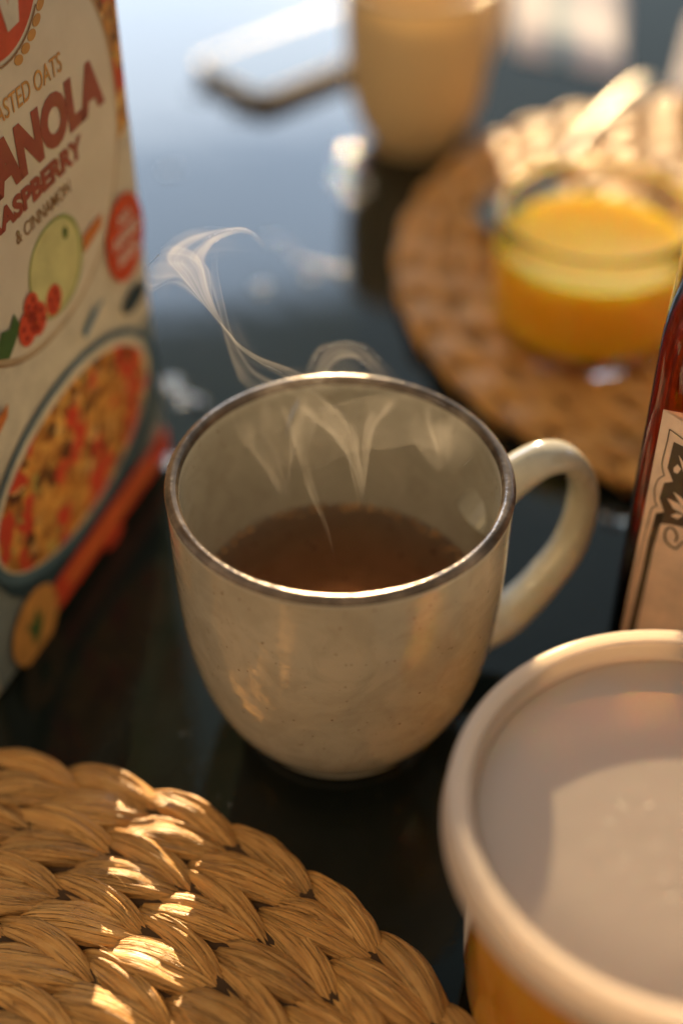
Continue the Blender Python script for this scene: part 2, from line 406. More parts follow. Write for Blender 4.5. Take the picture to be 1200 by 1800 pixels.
# ------------------------------------------------------------------ braided placemats
def make_mat(label, group, C, R0, nrings, pitch, P3, A, hw, ht, D, z0, seed, nu, nv, th0=0.0, detail=1.0):
    """concentric three-strand braids; every strand loop is one lozenge-shaped part"""
    root = empty('placemat', label, 'placemat', (C[0], C[1], 0), 0, group)
    rnd = random.Random(seed); rest_v, rest_f, rest_uv = [], [], []
    count = 0
    for ring in range(nrings):
        R = R0 - ring * pitch
        if R < pitch * .6: break
        n = max(5, round(2 * pi * R / P3)); dth = 2 * pi / n; shrink = min(1.0, R / (pitch * 2.2))
        variants = {}
        for side in (1, -1):
            for var in range(4 if nu > 12 else 2):
                sd = rnd.uniform(0, 100); vs_, uv = [], []
                crease = rnd.random() < .45; cpos = rnd.uniform(-.35, .35); fat = rnd.uniform(.9, 1.12)
                f0, f1 = -52, 158
                for j in range(nv + 1):
                    t = j / nv; ph = radians(f0 + (f1 - f0) * t)
                    sclA = dth * R / P3; LEN = P3 * 1.52 * sclA
                    def path(t):
                        lat = (.0064 - .0060 * t ** 1.15) if side > 0 else (-.0072 + .0086 * t)
                        if side > 0: lat += .0008 * sin(pi * t)
                        lat *= pitch / .0165
                        s = (t - .32) * LEN; rr_ = R + lat; th = -s / R
                        z = D * 1.6 * max(0.0, sin(pi * max(0, min(1, t)) ** .8)) ** .7 - D * .9 + (.0007 if side < 0 else 0)
                        return Vector((rr_ * cos(th), rr_ * sin(th), z0 + ht + z))
                    p = path(t); tg = (path(min(1, t + .02)) - path(max(0, t - .02))).normalized()
                    up = Vector((0, 0, 1)); b = up.cross(tg).normalized()      # lateral
                    roll = radians(26) if side > 0 else radians(-9)
                    radial = Vector((p.x, p.y, 0)).normalized(); sg = 1 if b.dot(radial) > 0 else -1
                    q = Matrix.Rotation(roll * sg, 3, tg)
                    nn = tg.cross(b).normalized()
                    if nn.z < 0: nn = -nn
                    b = q @ b; nn = q @ nn
                    env = max(0.0, sin(pi * t ** .88)) ** .66
                    w = hw * (.86 if side > 0 else 1.04) * fat * (.10 + .90 * env) * shrink; h = ht * (.30 + .70 * env)
                    for i in range(nu):
                        a = 2 * pi * i / nu; ca, sa = cos(a), sin(a)
                        x = math.copysign(abs(ca) ** .82, ca); y = math.copysign(abs(sa) ** .9, sa)
                        pl = 0.0
                        if nu > 12:
                            pl = (noise.noise(Vector((a * 4.2, t * 1.7, sd))) * .00075 + noise.noise(Vector((a * 9, t * 2.4, sd + 9))) * .00045
                                  + noise.noise(Vector((a * 1.6, t * 4.0, sd + 4))) * .0009)
                            if crease and sa > 0: pl -= .0009 * exp(-((ca - cpos - .25 * (t - .5)) / .09) ** 2) * env
                        v = p + b * (w * x) + nn * (h * y + 0) 
                        dirn = (b * x / max(w, 1e-5) + nn * y / max(h, 1e-5)).normalized()
                        vs_.append(v + dirn * pl * detail); uv.append((i / nu * 2 if i <= nu / 2 else 2 - i / nu * 2, t * 2.2))
                fs = []
                for j in range(nv):
                    for i in range(nu):
                        i2 = (i + 1) % nu; fs.append((j * nu + i, j * nu + i2, (j + 1) * nu + i2, (j + 1) * nu + i))
                fs.append(tuple(range(nu - 1, -1, -1))); fs.append(tuple(range(nv * nu, (nv + 1) * nu)))
                variants[(side, var)] = (vs_, fs, uv, None)
        off = th0 + ring * 0.37 * dth + (rnd.uniform(0, dth) if ring > 3 else 0)
        for side in (1, -1):
            for k in range(n):
                th = off + k * dth + (0 if side > 0 else dth * .10)
                var = rnd.randrange(4 if nu > 12 else 2)
                vs_, fs, uv, ob = variants[(side, var)]
                ctr = Vector((C[0] + (R + side * A * .6) * cos(th - .03), C[1] + (R + side * A * .6) * sin(th - .03), z0 + ht))
                px, py = project(ctr); seen = -130 < px < 1330 and -130 < py < 1930
                if seen and count < 299:
                    count += 1
                    if ob is None:
                        ob = mesh_obj('strand', vs_, fs, STRAND, root, uv=uv); fix_normals(ob); variants[(side, var)] = (vs_, fs, uv, ob)
                        o = ob
                    else:
                        o = ob.copy(); COL.objects.link(o); o.parent = root
                    o.rotation_euler = (0, 0, th)
                    s = 1 + rnd.uniform(-.03, .03); o.scale = (1, 1, s)
                else:
                    st = len(rest_v); c_, s_ = cos(th), sin(th)
                    # coarse copy: every second/fourth vertex ring of the lozenge
                    ni = [i for i in range(0, nu, max(1, nu // 8))]; nj = [j for j in range(0, nv + 1, max(1, nv // 6))]
                    for j in nj:
                        for i in ni:
                            v = vs_[j * nu + i]; rest_v.append((v.x * c_ - v.y * s_, v.x * s_ + v.y * c_, v.z)); rest_uv.append(uv[j * nu + i])
                    m_ = len(ni)
                    for j in range(len(nj) - 1):
                        for i in range(m_):
                            i2 = (i + 1) % m_; rest_f.append((st + j * m_ + i, st + j * m_ + i2, st + (j + 1) * m_ + i2, st + (j + 1) * m_ + i))
    if rest_v:
        o = mesh_obj('outer_strands', rest_v, rest_f, STRAND, root, uv=rest_uv); fix_normals(o); o['kind'] = 'stuff'
    # twine core rings below the braids close the gaps between strands
    cv, cf, cuv = [], [], []
    for ring in range(nrings * 2):
        R = R0 + pitch * .22 - ring * pitch * .5
        if R < .004: break
        st = len(cv); ns, nt = 160, 8
        for k in range(ns):
            a = 2 * pi * k / ns
            for i in range(nt):
                b = 2 * pi * i / nt; q = R + pitch * .27 * cos(b)
                cv.append((q * cos(a), q * sin(a), z0 + .0009 + .0022 + .0022 * sin(b))); cuv.append((k / ns * 30, i / nt))
        for k in range(ns):
            for i in range(nt):
                k2, i2 = (k + 1) % ns, (i + 1) % nt
                cf.append((st + k * nt + i, st + k2 * nt + i, st + k2 * nt + i2, st + k * nt + i2))
    o = mesh_obj('twine_core', cv, cf, CORE, root, uv=cuv); fix_normals(o); o['kind'] = 'stuff'
    return root
R_OUT = .1785
make_mat('braided straw placemat in sharp focus at the lower left, partly in sun', 'round braided placemats', (-.126, .0698), R_OUT, 11, .0165, .0245,
         .0043, .0058, .0028, .0025, .0014, 3, 48, 40, th0=radians(79.2))
make_mat('blurred braided straw placemat under the juice glass at the back', 'round braided placemats', (.1799, .5040), .1490, 9, .0165, .0255,
         .0043, .0047, .0036, .0042, .0012, 8, 12, 12, th0=radians(20))
MATZ = .0085
hv, hf = [], []; rh = random.Random(31)
for _ in range(46):
    th = rh.uniform(radians(28), radians(82)); r = rh.uniform(.125, .184); z0_ = .0098 + rh.uniform(0, .0008); L_ = rh.uniform(.004, .013)
    dr_ = th - pi / 2 + rh.gauss(0, .35); bend = rh.uniform(-1, 1) * .5; lift = rh.uniform(.0002, .0016); st = len(hv); n_ = 9
    x, y = r * cos(th), r * sin(th)
    for i in range(n_):
        t = i / (n_ - 1); a_ = dr_ + bend * t; x += L_ / n_ * cos(a_); y += L_ / n_ * sin(a_); w = .00007 * (1 - .6 * t)
        c = Vector((x, y, z0_ + lift * sin(t * 2.2)))
        for k in range(3): b_ = k * 2.094; hv.append(c + Vector((-sin(a_) * cos(b_), cos(a_) * cos(b_), sin(b_))) * w)
    for i in range(n_ - 1):
        for k in range(3): k2 = (k + 1) % 3; hf.append((st + i * 3 + k, st + i * 3 + k2, st + i * 3 + 3 + k2, st + i * 3 + 3 + k))
near_mat = bpy.data.objects['placemat']
o = mesh_obj('loose_fibres', hv, hf, Mat('straw_fibre').set(color=(.75, .48, .2), rough=.5).m, near_mat); o['kind'] = 'stuff'

# ------------------------------------------------------------------ juice glass
gm = Mat('clear_glass').set(color=(1, .995, .98), rough=.0, ior=1.5, trans=1.0)
GC = (.0935, .4600)
gl = empty('juice_glass', 'small squat clear glass standing on the back placemat', 'glass', (GC[0], GC[1], MATZ))
go = [(0, .0), (.028, .0), (.0325, .0012), (.0350, .0050), (.0360, .0100), (.0364, .0300), (.0368, .0505), (.0370, .0525), (.0362, .0536), (.0350, .0532), (.0344, .0512), (.0340, .0300), (.0334, .0130), (.0310, .0088), (.0260, .0072), (.0, .0070)]
lathe('tumbler', go, gm.m, gl, 112)
jm = Mat('orange_juice').set(color=(.95, .46, .035), rough=.40, ior=1.33, sss=1.0, sssr=(1, .55, .08), ssss=.022)
jn = jm.noise(jm.coords('Object'), 90, 4); jm.link(jm.ramp(jn.outputs[0], [(.3, (.98, .53, .025)), (.7, (1.0, .63, .055))]), jm.b.inputs['Base Color'])
ju = empty('orange_juice', 'opaque orange juice filling the small squat glass', 'juice', (GC[0], GC[1], MATZ))
lathe('liquid', [(0, .0066), (.0262, .0069), (.0313, .0086), (.0337, .0129), (.0343, .0300), (.0344, .0385), (.0346, .0398), (.0340, .0396), (.0330, .0390), (0, .0388)], jm.m, ju, 112)

# ------------------------------------------------------------------ spoon behind the glass
sm = Mat('polished_steel').set(color=(.17, .16, .14), rough=.40, metal=1.0)
sp = empty('spoon', 'steel spoon lying on the back placemat behind the juice glass', 'spoon', on_z(960, 345, MATZ))
a, b = on_z(965, 345, MATZ), on_z(1140, 182, MATZ)
L = (b - a).length; dr = math.atan2(b.y - a.y, b.x - a.x); sp.rotation_euler = (0, 0, dr)
pts, rad = [], []
for k in range(30):
    t = k / 29; pts.append((t * L, 0, .0065 + .007 * sin(pi * t * .9) + .004 * t)); w = .0024 + .0032 * max(0, (t - .1)) ** 1.2
    if t > .93: w *= sqrt(max(.05, 1 - ((t - .93) / .07) ** 2))
    rad.append((w, .0012))
tube('handle', pts, rad, sm.m, sp, seg=16)
vs_, fs = [], []
nu_, nv_ = 24, 10
for lay in (0, 1):
    for j in range(nv_ + 1):
        r = j / nv_
        for i in range(nu_):
            aa = 2 * pi * i / nu_
            vs_.append((-.024 + r * .026 * cos(aa), r * .0165 * sin(aa) * (1 - .15 * cos(aa)), .0045 - .0045 * (1 - r * r) + lay * .001 + .002))
for lay in (0, 1):
    o0 = lay * (nv_ + 1) * nu_
    for j in range(nv_):
        for i in range(nu_):
            i2 = (i + 1) % nu_; f = (o0 + j * nu_ + i, o0 + j * nu_ + i2, o0 + (j + 1) * nu_ + i2, o0 + (j + 1) * nu_ + i); fs.append(f)
for i in range(nu_):
    i2 = (i + 1) % nu_; e0 = nv_ * nu_; e1 = (2 * nv_ + 1) * nu_; fs.append((e0 + i, e0 + i2, e1 + i2, e1 + i))
mesh_obj('bowl', vs_, fs, sm.m, sp)

# ------------------------------------------------------------------ phone
ph_root = empty('phone', 'small flat phone with pale gold frame lying left of the rear mug', 'phone', (-.040, .662, 0), math.atan2(.033, .036))
pm_f = Mat('gold_frame').set(color=(.20, .16, .11), rough=.45, metal=.3); pm_s = Mat('screen_glass').set(color=(.03, .045, .055), rough=.06, ior=1.36)
rounded_slab('frame', 0, .118, 0, .056, .0002, .0082, .008, pm_f.m, ph_root, bev=.0008)
rounded_slab('screen', .0022, .1158, .0022, .0538, .0076, .0085, .0065, pm_s.m, ph_root, bev=.0002)

# ------------------------------------------------------------------ striped cloth at the back right
def m_cloth():
    m = Mat('striped_cloth').set(rough=.9, sheen=.2)
    v = m.coords('UV'); sx = m.node('ShaderNodeSeparateXYZ'); m.link(v, sx.inputs[0])
    st = m.ramp(sx.outputs['X'], [(0, (.50, .46, .50)), (.30, (.50, .47, .52)), (.36, (.16, .27, .36)), (.50, (.16, .28, .38)), (.56, (.50, .48, .56)), (1, (.50, .48, .54))])
    m.link(st, m.b.inputs['Base Color'])
    n = m.noise(v, 200, 3); m.bump(n.outputs[0], .4, .0005); return m.m
CLOTH = m_cloth()
def cloth(name, label, corners, seed):
    c = [Vector(p) for p in corners]; nx, ny = 36, 36; vs_, uv, fs = [], [], []
    for lay in (0, 1):
        for j in range(ny + 1):
            for i in range(nx + 1):
                u, w = i / nx, j / ny; p = (c[0] * (1 - u) + c[1] * u) * (1 - w) + (c[3] * (1 - u) + c[2] * u) * w
                e = min(1, min(u, 1 - u, w, 1 - w) * 14)
                z = .0008 + (.0045 + .003 * noise.noise(Vector((p.x * 22, p.y * 12, seed)))) * sqrt(e) if lay == 0 else .0003
                vs_.append((p.x, p.y, z)); uv.append((u, w))
    n = (nx + 1) * (ny + 1)
    for lay in (0, 1):
        for j in range(ny):
            for i in range(nx):
                a_ = lay * n + j * (nx + 1) + i; f = (a_, a_ + 1, a_ + nx + 2, a_ + nx + 1); fs.append(f if lay == 0 else f[::-1])
    o = mesh_obj(name, vs_, fs, CLOTH, uv=uv); o['label'] = label; o['category'] = 'cloth'; return o
z_ = 0
ca, cb, cc, cd = on_z(905, 100), on_z(1095, 140), on_z(1100, -260), on_z(885, -260)
cloth('folded_cloth', 'folded lavender cloth with a blue stripe at the back right of the table', (ca, cb, cc, cd), 3.0)
ca, cb, cc, cd = on_z(1176, 180), on_z(1290, 215), on_z(1330, -60), on_z(1215, 40)
cloth('folded_cloth', 'pale cloth corner at the far right edge of the frame', (ca, cb, cc, cd), 9.0)

# ------------------------------------------------------------------ cereal box
BW, BH, BD = .121, .236, .055
Q = Vector((-.063, .392, 0)); az = math.atan2(.943, .333)
bx = empty('cereal_box', 'granola box standing on the table at the left edge', 'cereal box', Q, az)
def m_card():
    m = Mat('printed_card').set(color=(.5, .4, .28), rough=.32, coat=.2, coatr=.15)
    v = m.coords('Object'); n1 = m.noise(v, 45, 4, .6); 
    m.link(m.ramp(n1.outputs[0], [(.3, (.54, .48, .37)), (.7, (.63, .57, .45))]), m.b.inputs['Base Color'])
    n2 = m.noise(v, 12, 3); m.bump(n2.outputs[0], .15, .004); return m.m
CARD = m_card()
# carton with softly rounded vertical corners, local x from -BW..0, y 0..BD
cv, cf = [], []
prof = []
rc = .0022
for cx, cy_, a0 in ((-rc, BD - rc, 0), (-BW + rc, BD - rc, 90), (-BW + rc, rc, 180), (-rc, rc, 270)):
    for k in range(7):
        a_ = radians(a0 + 90 * k / 6); prof.append((cx + rc * cos(a_), cy_ + rc * sin(a_)))
np_ = len(prof)
zs = [0, .0012, .004, BH - .004, BH - .0012, BH]
for zi, z in enumerate(zs):
    ins = .0012 if zi in (0, len(zs) - 1) else 0
    for x, y in prof:
        cv.append((x + (ins if x < -BW / 2 else -ins), y + (ins if y < BD / 2 else -ins), z))
for j in range(len(zs) - 1):
    for i in range(np_): cf.append((j * np_ + i, j * np_ + (i + 1) % np_, (j + 1) * np_ + (i + 1) % np_, (j + 1) * np_ + i))
cf.append(tuple(range(np_ - 1, -1, -1))); cf.append(tuple(range((len(zs) - 1) * np_, len(zs) * np_)))
fix_normals(mesh_obj('carton', cv, cf, CARD, bx, smooth=False))

INK = {k: m_plain('ink_' + k, c, .38) for k, c in dict(red=(.50, .055, .018), maroon=(.26, .050, .035), cream=(.54, .49, .38), brown=(.22, .11, .04), gold=(.50, .24, .06),
       blue=(.070, .125, .165), navy=(.022, .045, .06), green=(.05, .11, .03), pear=(.52, .50, .22), pearskin=(.25, .30, .09), orange=(.52, .16, .035), white=(.66, .62, .54),
       linen=(.17, .20, .20), steel=(.10, .19, .26), rasp=(.55, .07, .03), raspd=(.30, .03, .02), tan=(.42, .32, .2)).items()}
def m_granola():
    m = Mat('ink_granola_photo').set(rough=.38)
    v = m.coords('Object'); vo = m.node('ShaderNodeTexVoronoi'); vo.inputs['Scale'].default_value = 260; m.link(v, vo.inputs['Vector'])
    nz = m.noise(v, 240, 3, .6, 1.0)
    c = m.ramp(m.noise(vo.outputs['Color'], 3.0, 0).outputs[0], [(.28, (.08, .02, .005)), (.40, (.52, .20, .03)), (.52, (.70, .36, .08)), (.62, (.30, .09, .015)), (.75, (.80, .52, .20))])
    c = m.mix(m.ramp(nz.outputs[0], [(.35, (.55,) * 3), (.55, (0,) * 3)]), c, (.16, .07, .02))
    rb = m.ramp(m.noise(v, 75, 2).outputs[0], [(.53, (0,) * 3), (.57, (1,) * 3)])
    c = m.mix(rb, c, (.50, .05, .02))
    gn = m.ramp(m.noise(v, 120, 2, .5, 2.0).outputs[0], [(.62, (0,) * 3), (.67, (.8,) * 3)])
    c = m.mix(gn, c, (.32, .30, .08))
    m.link(c, m.b.inputs['Base Color']); return m.m
GRAN = m_granola()
def mm(pts): return [(x / 1000, z / 1000) for x, z in pts]
LAY = .00022
def P_(name, pts, ink, lay): return poly(name, mm(pts), INK[ink] if isinstance(ink, str) else ink, bx, w=lay * LAY)
# photo band along the upper corner, the linen backdrop and lower band
P_('granola_print', [(-14, 125), (-.9, 131), (-.9, 233), (-60, 233), (-118, 233), (-118, 131), (-100, 140)], GRAN, 1)
P_('linen_print', [(-118, 2), (-.9, 2), (-.9, 64), (-20, 60), (-118, 44)], 'linen', 3)
P_('backdrop_print', [(-118, 40), (-20, 44), (-.9, 38), (-.9, 132), (-14, 126), (-100, 140), (-118, 131)], 'cream', 2)
P_('panel_print', ell(-58, 145, 50.5, 53, 72, 2.15), 'brown', 3)
P_('panel_face_print', ell(-58, 145, 49.9, 52.4, 72, 2.15), 'tan', 4)
P_('panel_field_print', ell(-58, 145, 48.2, 50.7, 72, 2.15), CARD, 5)
# logo disc
P_('logo_disc', ell(-62, 198, 21.5, 21.5, 64), 'red', 6)
P_('logo_letter', [(-66, 210), (-61.5, 210), (-57.0, 187.5), (-55, 198), (-53.5, 210), (-48, 210), (-53.5, 182.5), (-59, 182)], 'cream', 7)
P_('logo_letter', [(-80, 210), (-74, 210), (-70.5, 190), (-67, 210), (-63, 210), (-67, 183), (-73.5, 183)], 'cream', 7)
P_('logo_letter', [(-49, 210), (-44.5, 205), (-43.5, 196), (-45.5, 189), (-47.5, 192), (-48.8, 199)], 'cream', 7)
for k in range(6):
    aa = radians(-76 + k * 9.5); r = 25.2
    P_('wheat_grain', ell(-62 + r * cos(aa), 198 + r * sin(aa), 2.1, 1.35, 14, 2, aa + pi / 2 - .5), 'gold', 6)
stroke('wheat_stem', [((-62 + 23 * cos(radians(t))) / 1000, (198 + 23 * sin(radians(t))) / 1000) for t in range(-130, -35, 6)], .0007, INK['brown'], bx, 6 * LAY)
def T_(s, x0, x1, z0, z1, ink, bold=0.0): text('lettering', s, x0 / 1000, x1 / 1000, z0 / 1000, z1 / 1000, INK[ink], bx, 6 * LAY, bold)
T_('TOASTED OATS', -78.5, -36, 162.2, 167.6, 'gold', .004)
T_('GRANOLA', -98, -15.5, 144.0, 159.0, 'maroon', .060)
T_('RASPBERRY', -81.5, -31, 135.4, 141.8, 'maroon', .05)
T_('& CINNAMON', -70.5, -40.5, 128.6, 132.6, 'brown', .004)
# fruit
P_('pear_print', ell(-53.5, 112, 15, 14.2, 40, 2.2), 'pearskin', 6)
P_('pear_flesh_print', ell(-54.3, 112.4, 13.8, 13.2, 40, 2.2), 'pear', 7)
P_('pear_seed_print', ell(-47, 119.4, 1.3, 1.9, 14), 'green', 8)
P_('cinnamon_print', [(-38.5, 108), (-27, 110.5), (-26, 114), (-37.5, 113)], 'orange', 8)
for x, z, s in ((-73, 104, 1), (-67, 103.5, .95), (-69.5, 109, .8), (-58, 104, .9)):
    P_('raspberry_print', ell(x, z, 4.6 * s, 5.2 * s, 20), 'rasp', 8)
    for dx, dz in ((-2, 1), (1.5, 2), (2.2, -1.2), (-1.2, -2.4)): P_('raspberry_shade_print', ell(x + dx * s, z + dz * s, .9, 1.0, 8), 'raspd', 9)
P_('leaf_print', [(-90, 105), (-85, 110.5), (-81, 109), (-78, 112), (-76.5, 107.5), (-80, 104), (-84, 101.5)], 'green', 8)
P_('cinnamon_print', [(-100, 82), (-90, 86), (-88.5, 89.5), (-99, 87.5)], 'orange', 8)
# roundel with blurred white lettering
P_('roundel_print', ell(-13.2, 98.6, 12.2, 14.2, 48), 'red', 7)
T_('NO', -17, -9.5, 104, 107.6, 'white', .02)
T_('ADDED', -22, -4.5, 98, 101.8, 'white', .02)
T_('SUGAR', -20, -6, 91.5, 95.3, 'white', .02)
for o in list(bx.children):
    if o.name.startswith('lettering') and o.data.materials[0] == INK['white']: o.location.y -= 3 * LAY
# bowl
P_('bowl_print', ell(-55, 43.5, 54, 33.5, 64), 'navy', 6)
P_('bowl_edge_print', ell(-57.5, 48.5, 53, 30, 64), 'blue', 7)
P_('milk_print', ell(-58, 49.5, 50, 27, 64), 'cream', 8)
P_('cereal_print', ell(-58.5, 48.5, 48, 25, 64), GRAN, 9)
P_('brush_print', [(-45, 84), (-38, 87), (-31, 87.5), (-37, 84.5), (-44, 81.6)], 'steel', 7)
P_('berry_print', ell(-12, 76, 8, 3.8, 24), 'navy', 7)
# strip with a row of small blurred cream letters, and the seal
P_('strip_print', [(-84, 4.5), (-.9, 4.5), (-.9, 15.5), (-84, 15.5)], 'red', 10)
P_('strip_band_print', [(-76, 8.4), (-14, 8.4), (-14, 11.6), (-76, 11.6)], 'orange', 11)
P_('seal_print', ell(-97, 10.6, 13.5, 12.5, 40), 'gold', 10)
P_('seal_plant_print', [(-100, 4), (-96.5, 5.5), (-94, 8), (-92.5, 13), (-95, 12), (-94.5, 17), (-98, 13), (-102, 14), (-100, 10)], 'green', 11)
P_('berry_print', ell(-46, 2.8, 6, 2.4, 20), 'red', 12)

# ------------------------------------------------------------------ amber bottle
def m_amber():
    m = Mat('amber_glass').set(color=(1, .93, .85), rough=.0, ior=1.47, trans=1.0)
    va = m.node('ShaderNodeVolumeAbsorption'); va.inputs['Color'].default_value = (.80, .54, .27, 1); va.inputs['Density'].default_value = 120
    m.link(va.outputs[0], m.out.inputs['Volume'])
    v = m.coords('Object'); n = m.noise(v, 60, 3); n2 = m.noise(v, 14, 2); p = m.bump(n.outputs[0], .10, .0015); m.bump(n2.outputs[0], .2, .004, p); return m.m
AMBER = m_amber()
BX0, BY0, BS = .0778, .2845, .066
BRZ = radians(-17)
def brot(x, y): return Vector((x * cos(BRZ) - y * sin(BRZ), x * sin(BRZ) + y * cos(BRZ), 0))
BC = Vector((.0778, .2870, 0)) - brot(-BS / 2, -BS / 2)
bo = empty('bottle', 'square amber bottle with cream label cut off at the right edge', 'bottle', BC, BRZ)
rows = []
def sq(s, r, z):
    out = []; h = s / 2
    for sx, sy, a0 in ((1, 1, 0), (-1, 1, 90), (-1, -1, 180), (1, -1, 270)):
        for k in range(9):
            a_ = radians(a0 + 90 * k / 8); out.append((sx * (h - r) + r * cos(a_), sy * (h - r) + r * sin(a_), z))
    return out
prf = [(.056, .008, .0), (.062, .008, .0012), (.0655, .0075, .004), (.066, .007, .008)]
prf += [(.066, .007, z / 1000) for z in range(14, 119, 8)]
for k in range(1, 13):
    t = k / 12; s = .066 - (.066 - .030) * (1 - cos(t * pi / 2)) ** 1.0; prf.append((s, min(s / 2 - .0005, .007 + .008 * t), .120 + .032 * sin(t * pi / 2)))
prf += [(.030, .0145, .156), (.029, .0142, .176)]
vs_, fs = [], []
for s, r, z in prf: vs_ += sq(s, min(r, s / 2 - .0002), z)
for j in range(len(prf) - 1):
    for i in range(36): fs.append((j * 36 + i, j * 36 + (i + 1) % 36, (j + 1) * 36 + (i + 1) % 36, (j + 1) * 36 + i))
fs += [tuple(range(35, -1, -1)), tuple(range((len(prf) - 1) * 36, len(prf) * 36))]
fix_normals(mesh_obj('glass_body', vs_, fs, AMBER, bo))
lathe('cap', [(0, .1745), (.0165, .1745), (.0168, .176), (.0168, .194), (.016, .196), (0, .196)], m_plain('black_cap', (.03, .025, .02), .35), bo, 48)
# label, drawn on the front face: local x from the bottle centre, local z up
def lab(px, py):
    nrm = brot(0, -1); d = ray(px, py); o_ = Vector((0, 0, CH)); q = BC + brot(0, -BS / 2 - .0004)
    t = ((q - o_).dot(nrm)) / d.dot(nrm); p = o_ + d * t; return ((p - BC).dot(brot(1, 0)), p.z)
lroot_y = -BS / 2 - .0003
LAB = m_plain('cream_label_paper', (.86, .66, .50), .6); LINK = m_plain('label_ink', (.10, .072, .045), .55)
def lp(name, pts, mat, lay, raw=False):
    q = pts if raw else [lab(*p) for p in pts]; o = poly(name, q, mat, bo, w=BS / 2 + .0002 + lay * .00012, thick=.0001); return o
tl = lab(1165, 720); bl = lab(1086, 1090); zb = .008
label_l = tl[0]
lp('label', [(label_l, zb), (-label_l, zb), (-label_l, tl[1]), (-label_l - .001, tl[1] - .0), (-.012, tl[1] - .0135), (0, tl[1] - .0155), (.012, tl[1] - .0135), (label_l, tl[1])], LAB, 0, True)
def sym(name, pts, lay, mat=LINK):
    q = [lab(*p) for p in pts]; lp(name, q, mat, lay, True); lp(name, [(-x, z) for x, z in q[::-1]], mat, lay, True)
def line(pts, wd):
    q = smooth_profile([lab(*p) for p in pts], 5)
    stroke('label_line', q, wd, LINK, bo, BS / 2 + .00045); stroke('label_line', [(-x, z) for x, z in q], wd, LINK, bo, BS / 2 + .00045)
line([(1240, 812), (1205, 776), (1176, 754)], .0003)
line([(1176, 754), (1172, 775), (1163, 812), (1164, 826), (1167, 835)], .0003)
line([(1167, 835), (1156, 842), (1150, 858), (1150, 878), (1154, 889)], .0003)
line([(1154, 889), (1145, 893), (1139, 915), (1130, 950), (1118, 998), (1097, 1090), (1080, 1160)], .0003)
sym('label_ornament', [(1183, 777), (1172, 822), (1182, 847), (1166, 849), (1158, 876), (1166, 900), (1152, 902), (1145, 930), (1160, 920), (1178, 922), (1215, 930), (1300, 930), (1300, 830), (1230, 800)], 1)
sym('label_border', [(1152, 902), (1166, 904), (1159, 924), (1146, 968), (1133, 1030), (1118, 1100), (1100, 1180), (1082, 1180), (1112, 1065), (1128, 1000), (1138, 950)], 1)
sym('label_leaf', [(1192, 800), (1200, 812), (1212, 840), (1215, 850), (1200, 828)], 2, LAB)
sym('label_leaf', [(1183, 865), (1196, 874), (1215, 895), (1218, 902), (1196, 888)], 2, LAB)
sym('label_leaf', [(1172, 876), (1190, 884), (1210, 902), (1205, 906), (1182, 893)], 2, LAB)
sym('label_leaf', [(1178, 906), (1188, 902), (1200, 906), (1190, 912)], 2, LAB)
sym('label_leaf', [(1183, 822), (1190, 816), (1196, 824), (1190, 832), (1183, 829)], 2, LAB)
line([(1186, 952), (1189, 942), (1184, 930), (1174, 927), (1168, 936), (1169, 950), (1180, 961), (1188, 963), (1200, 952), (1215, 948)], .0006)

# ------------------------------------------------------------------ tub with translucent lid
def m_lid():
    m = Mat('milky_plastic').set(color=(.92, .87, .83), rough=.22, ior=1.5, sss=.0)
    tr = m.node('ShaderNodeBsdfTranslucent'); tr.inputs['Color'].default_value = (.95, .86, .76, 1)
    tp = m.node('ShaderNodeBsdfRefraction'); tp.inputs['Roughness'].default_value = .55; tp.inputs['IOR'].default_value = 1.05; tp.inputs['Color'].default_value = (.95, .9, .82, 1)
    m1 = m.node('ShaderNodeMixShader'); m1.inputs[0].default_value = .62; m.link(m.b.outputs[0], m1.inputs[1]); m.link(tr.outputs[0], m1.inputs[2])
    m2 = m.node('ShaderNodeMixShader'); m2.inputs[0].default_value = .18; m.link(m1.outputs[0], m2.inputs[1]); m.link(tp.outputs[0], m2.inputs[2])
    m.link(m2.outputs[0], m.out.inputs['Surface'])
    v = m.coords('Object'); n = m.noise(v, 220, 4); n2 = m.noise(v, 24, 3); p = m.bump(n.outputs[0], .12, .0008); m.bump(n2.outputs[0], .25, .003, p)
    return m.m
LIDM = m_lid()
def m_panel():
    m = Mat('thin_milky_film').set(color=(.86, .80, .75), rough=.20, ior=1.55)
    tr = m.node('ShaderNodeBsdfTranslucent'); tr.inputs['Color'].default_value = (.50, .42, .34, 1)
    tp = m.node('ShaderNodeBsdfRefraction'); tp.inputs['Roughness'].default_value = .35; tp.inputs['IOR'].default_value = 1.02; tp.inputs['Color'].default_value = (.9, .86, .8, 1)
    m1 = m.node('ShaderNodeMixShader'); m1.inputs[0].default_value = .35; m.link(m.b.outputs[0], m1.inputs[1]); m.link(tr.outputs[0], m1.inputs[2])
    m2 = m.node('ShaderNodeMixShader'); m2.inputs[0].default_value = .50; m.link(m1.outputs[0], m2.inputs[1]); m.link(tp.outputs[0], m2.inputs[2])
    m.link(m2.outputs[0], m.out.inputs['Surface'])
    v = m.coords('Object'); n2 = m.noise(v, 24, 3); m.bump(n2.outputs[0], .25, .003)
    return m.m
PANEL = m_panel()
TC = (.0741, .1822); LZ = .0800; KS = 1.0
tub = empty('tub', 'plastic tub of orange preserve with a milky lid at the lower right', 'tub', (TC[0], TC[1], 0))
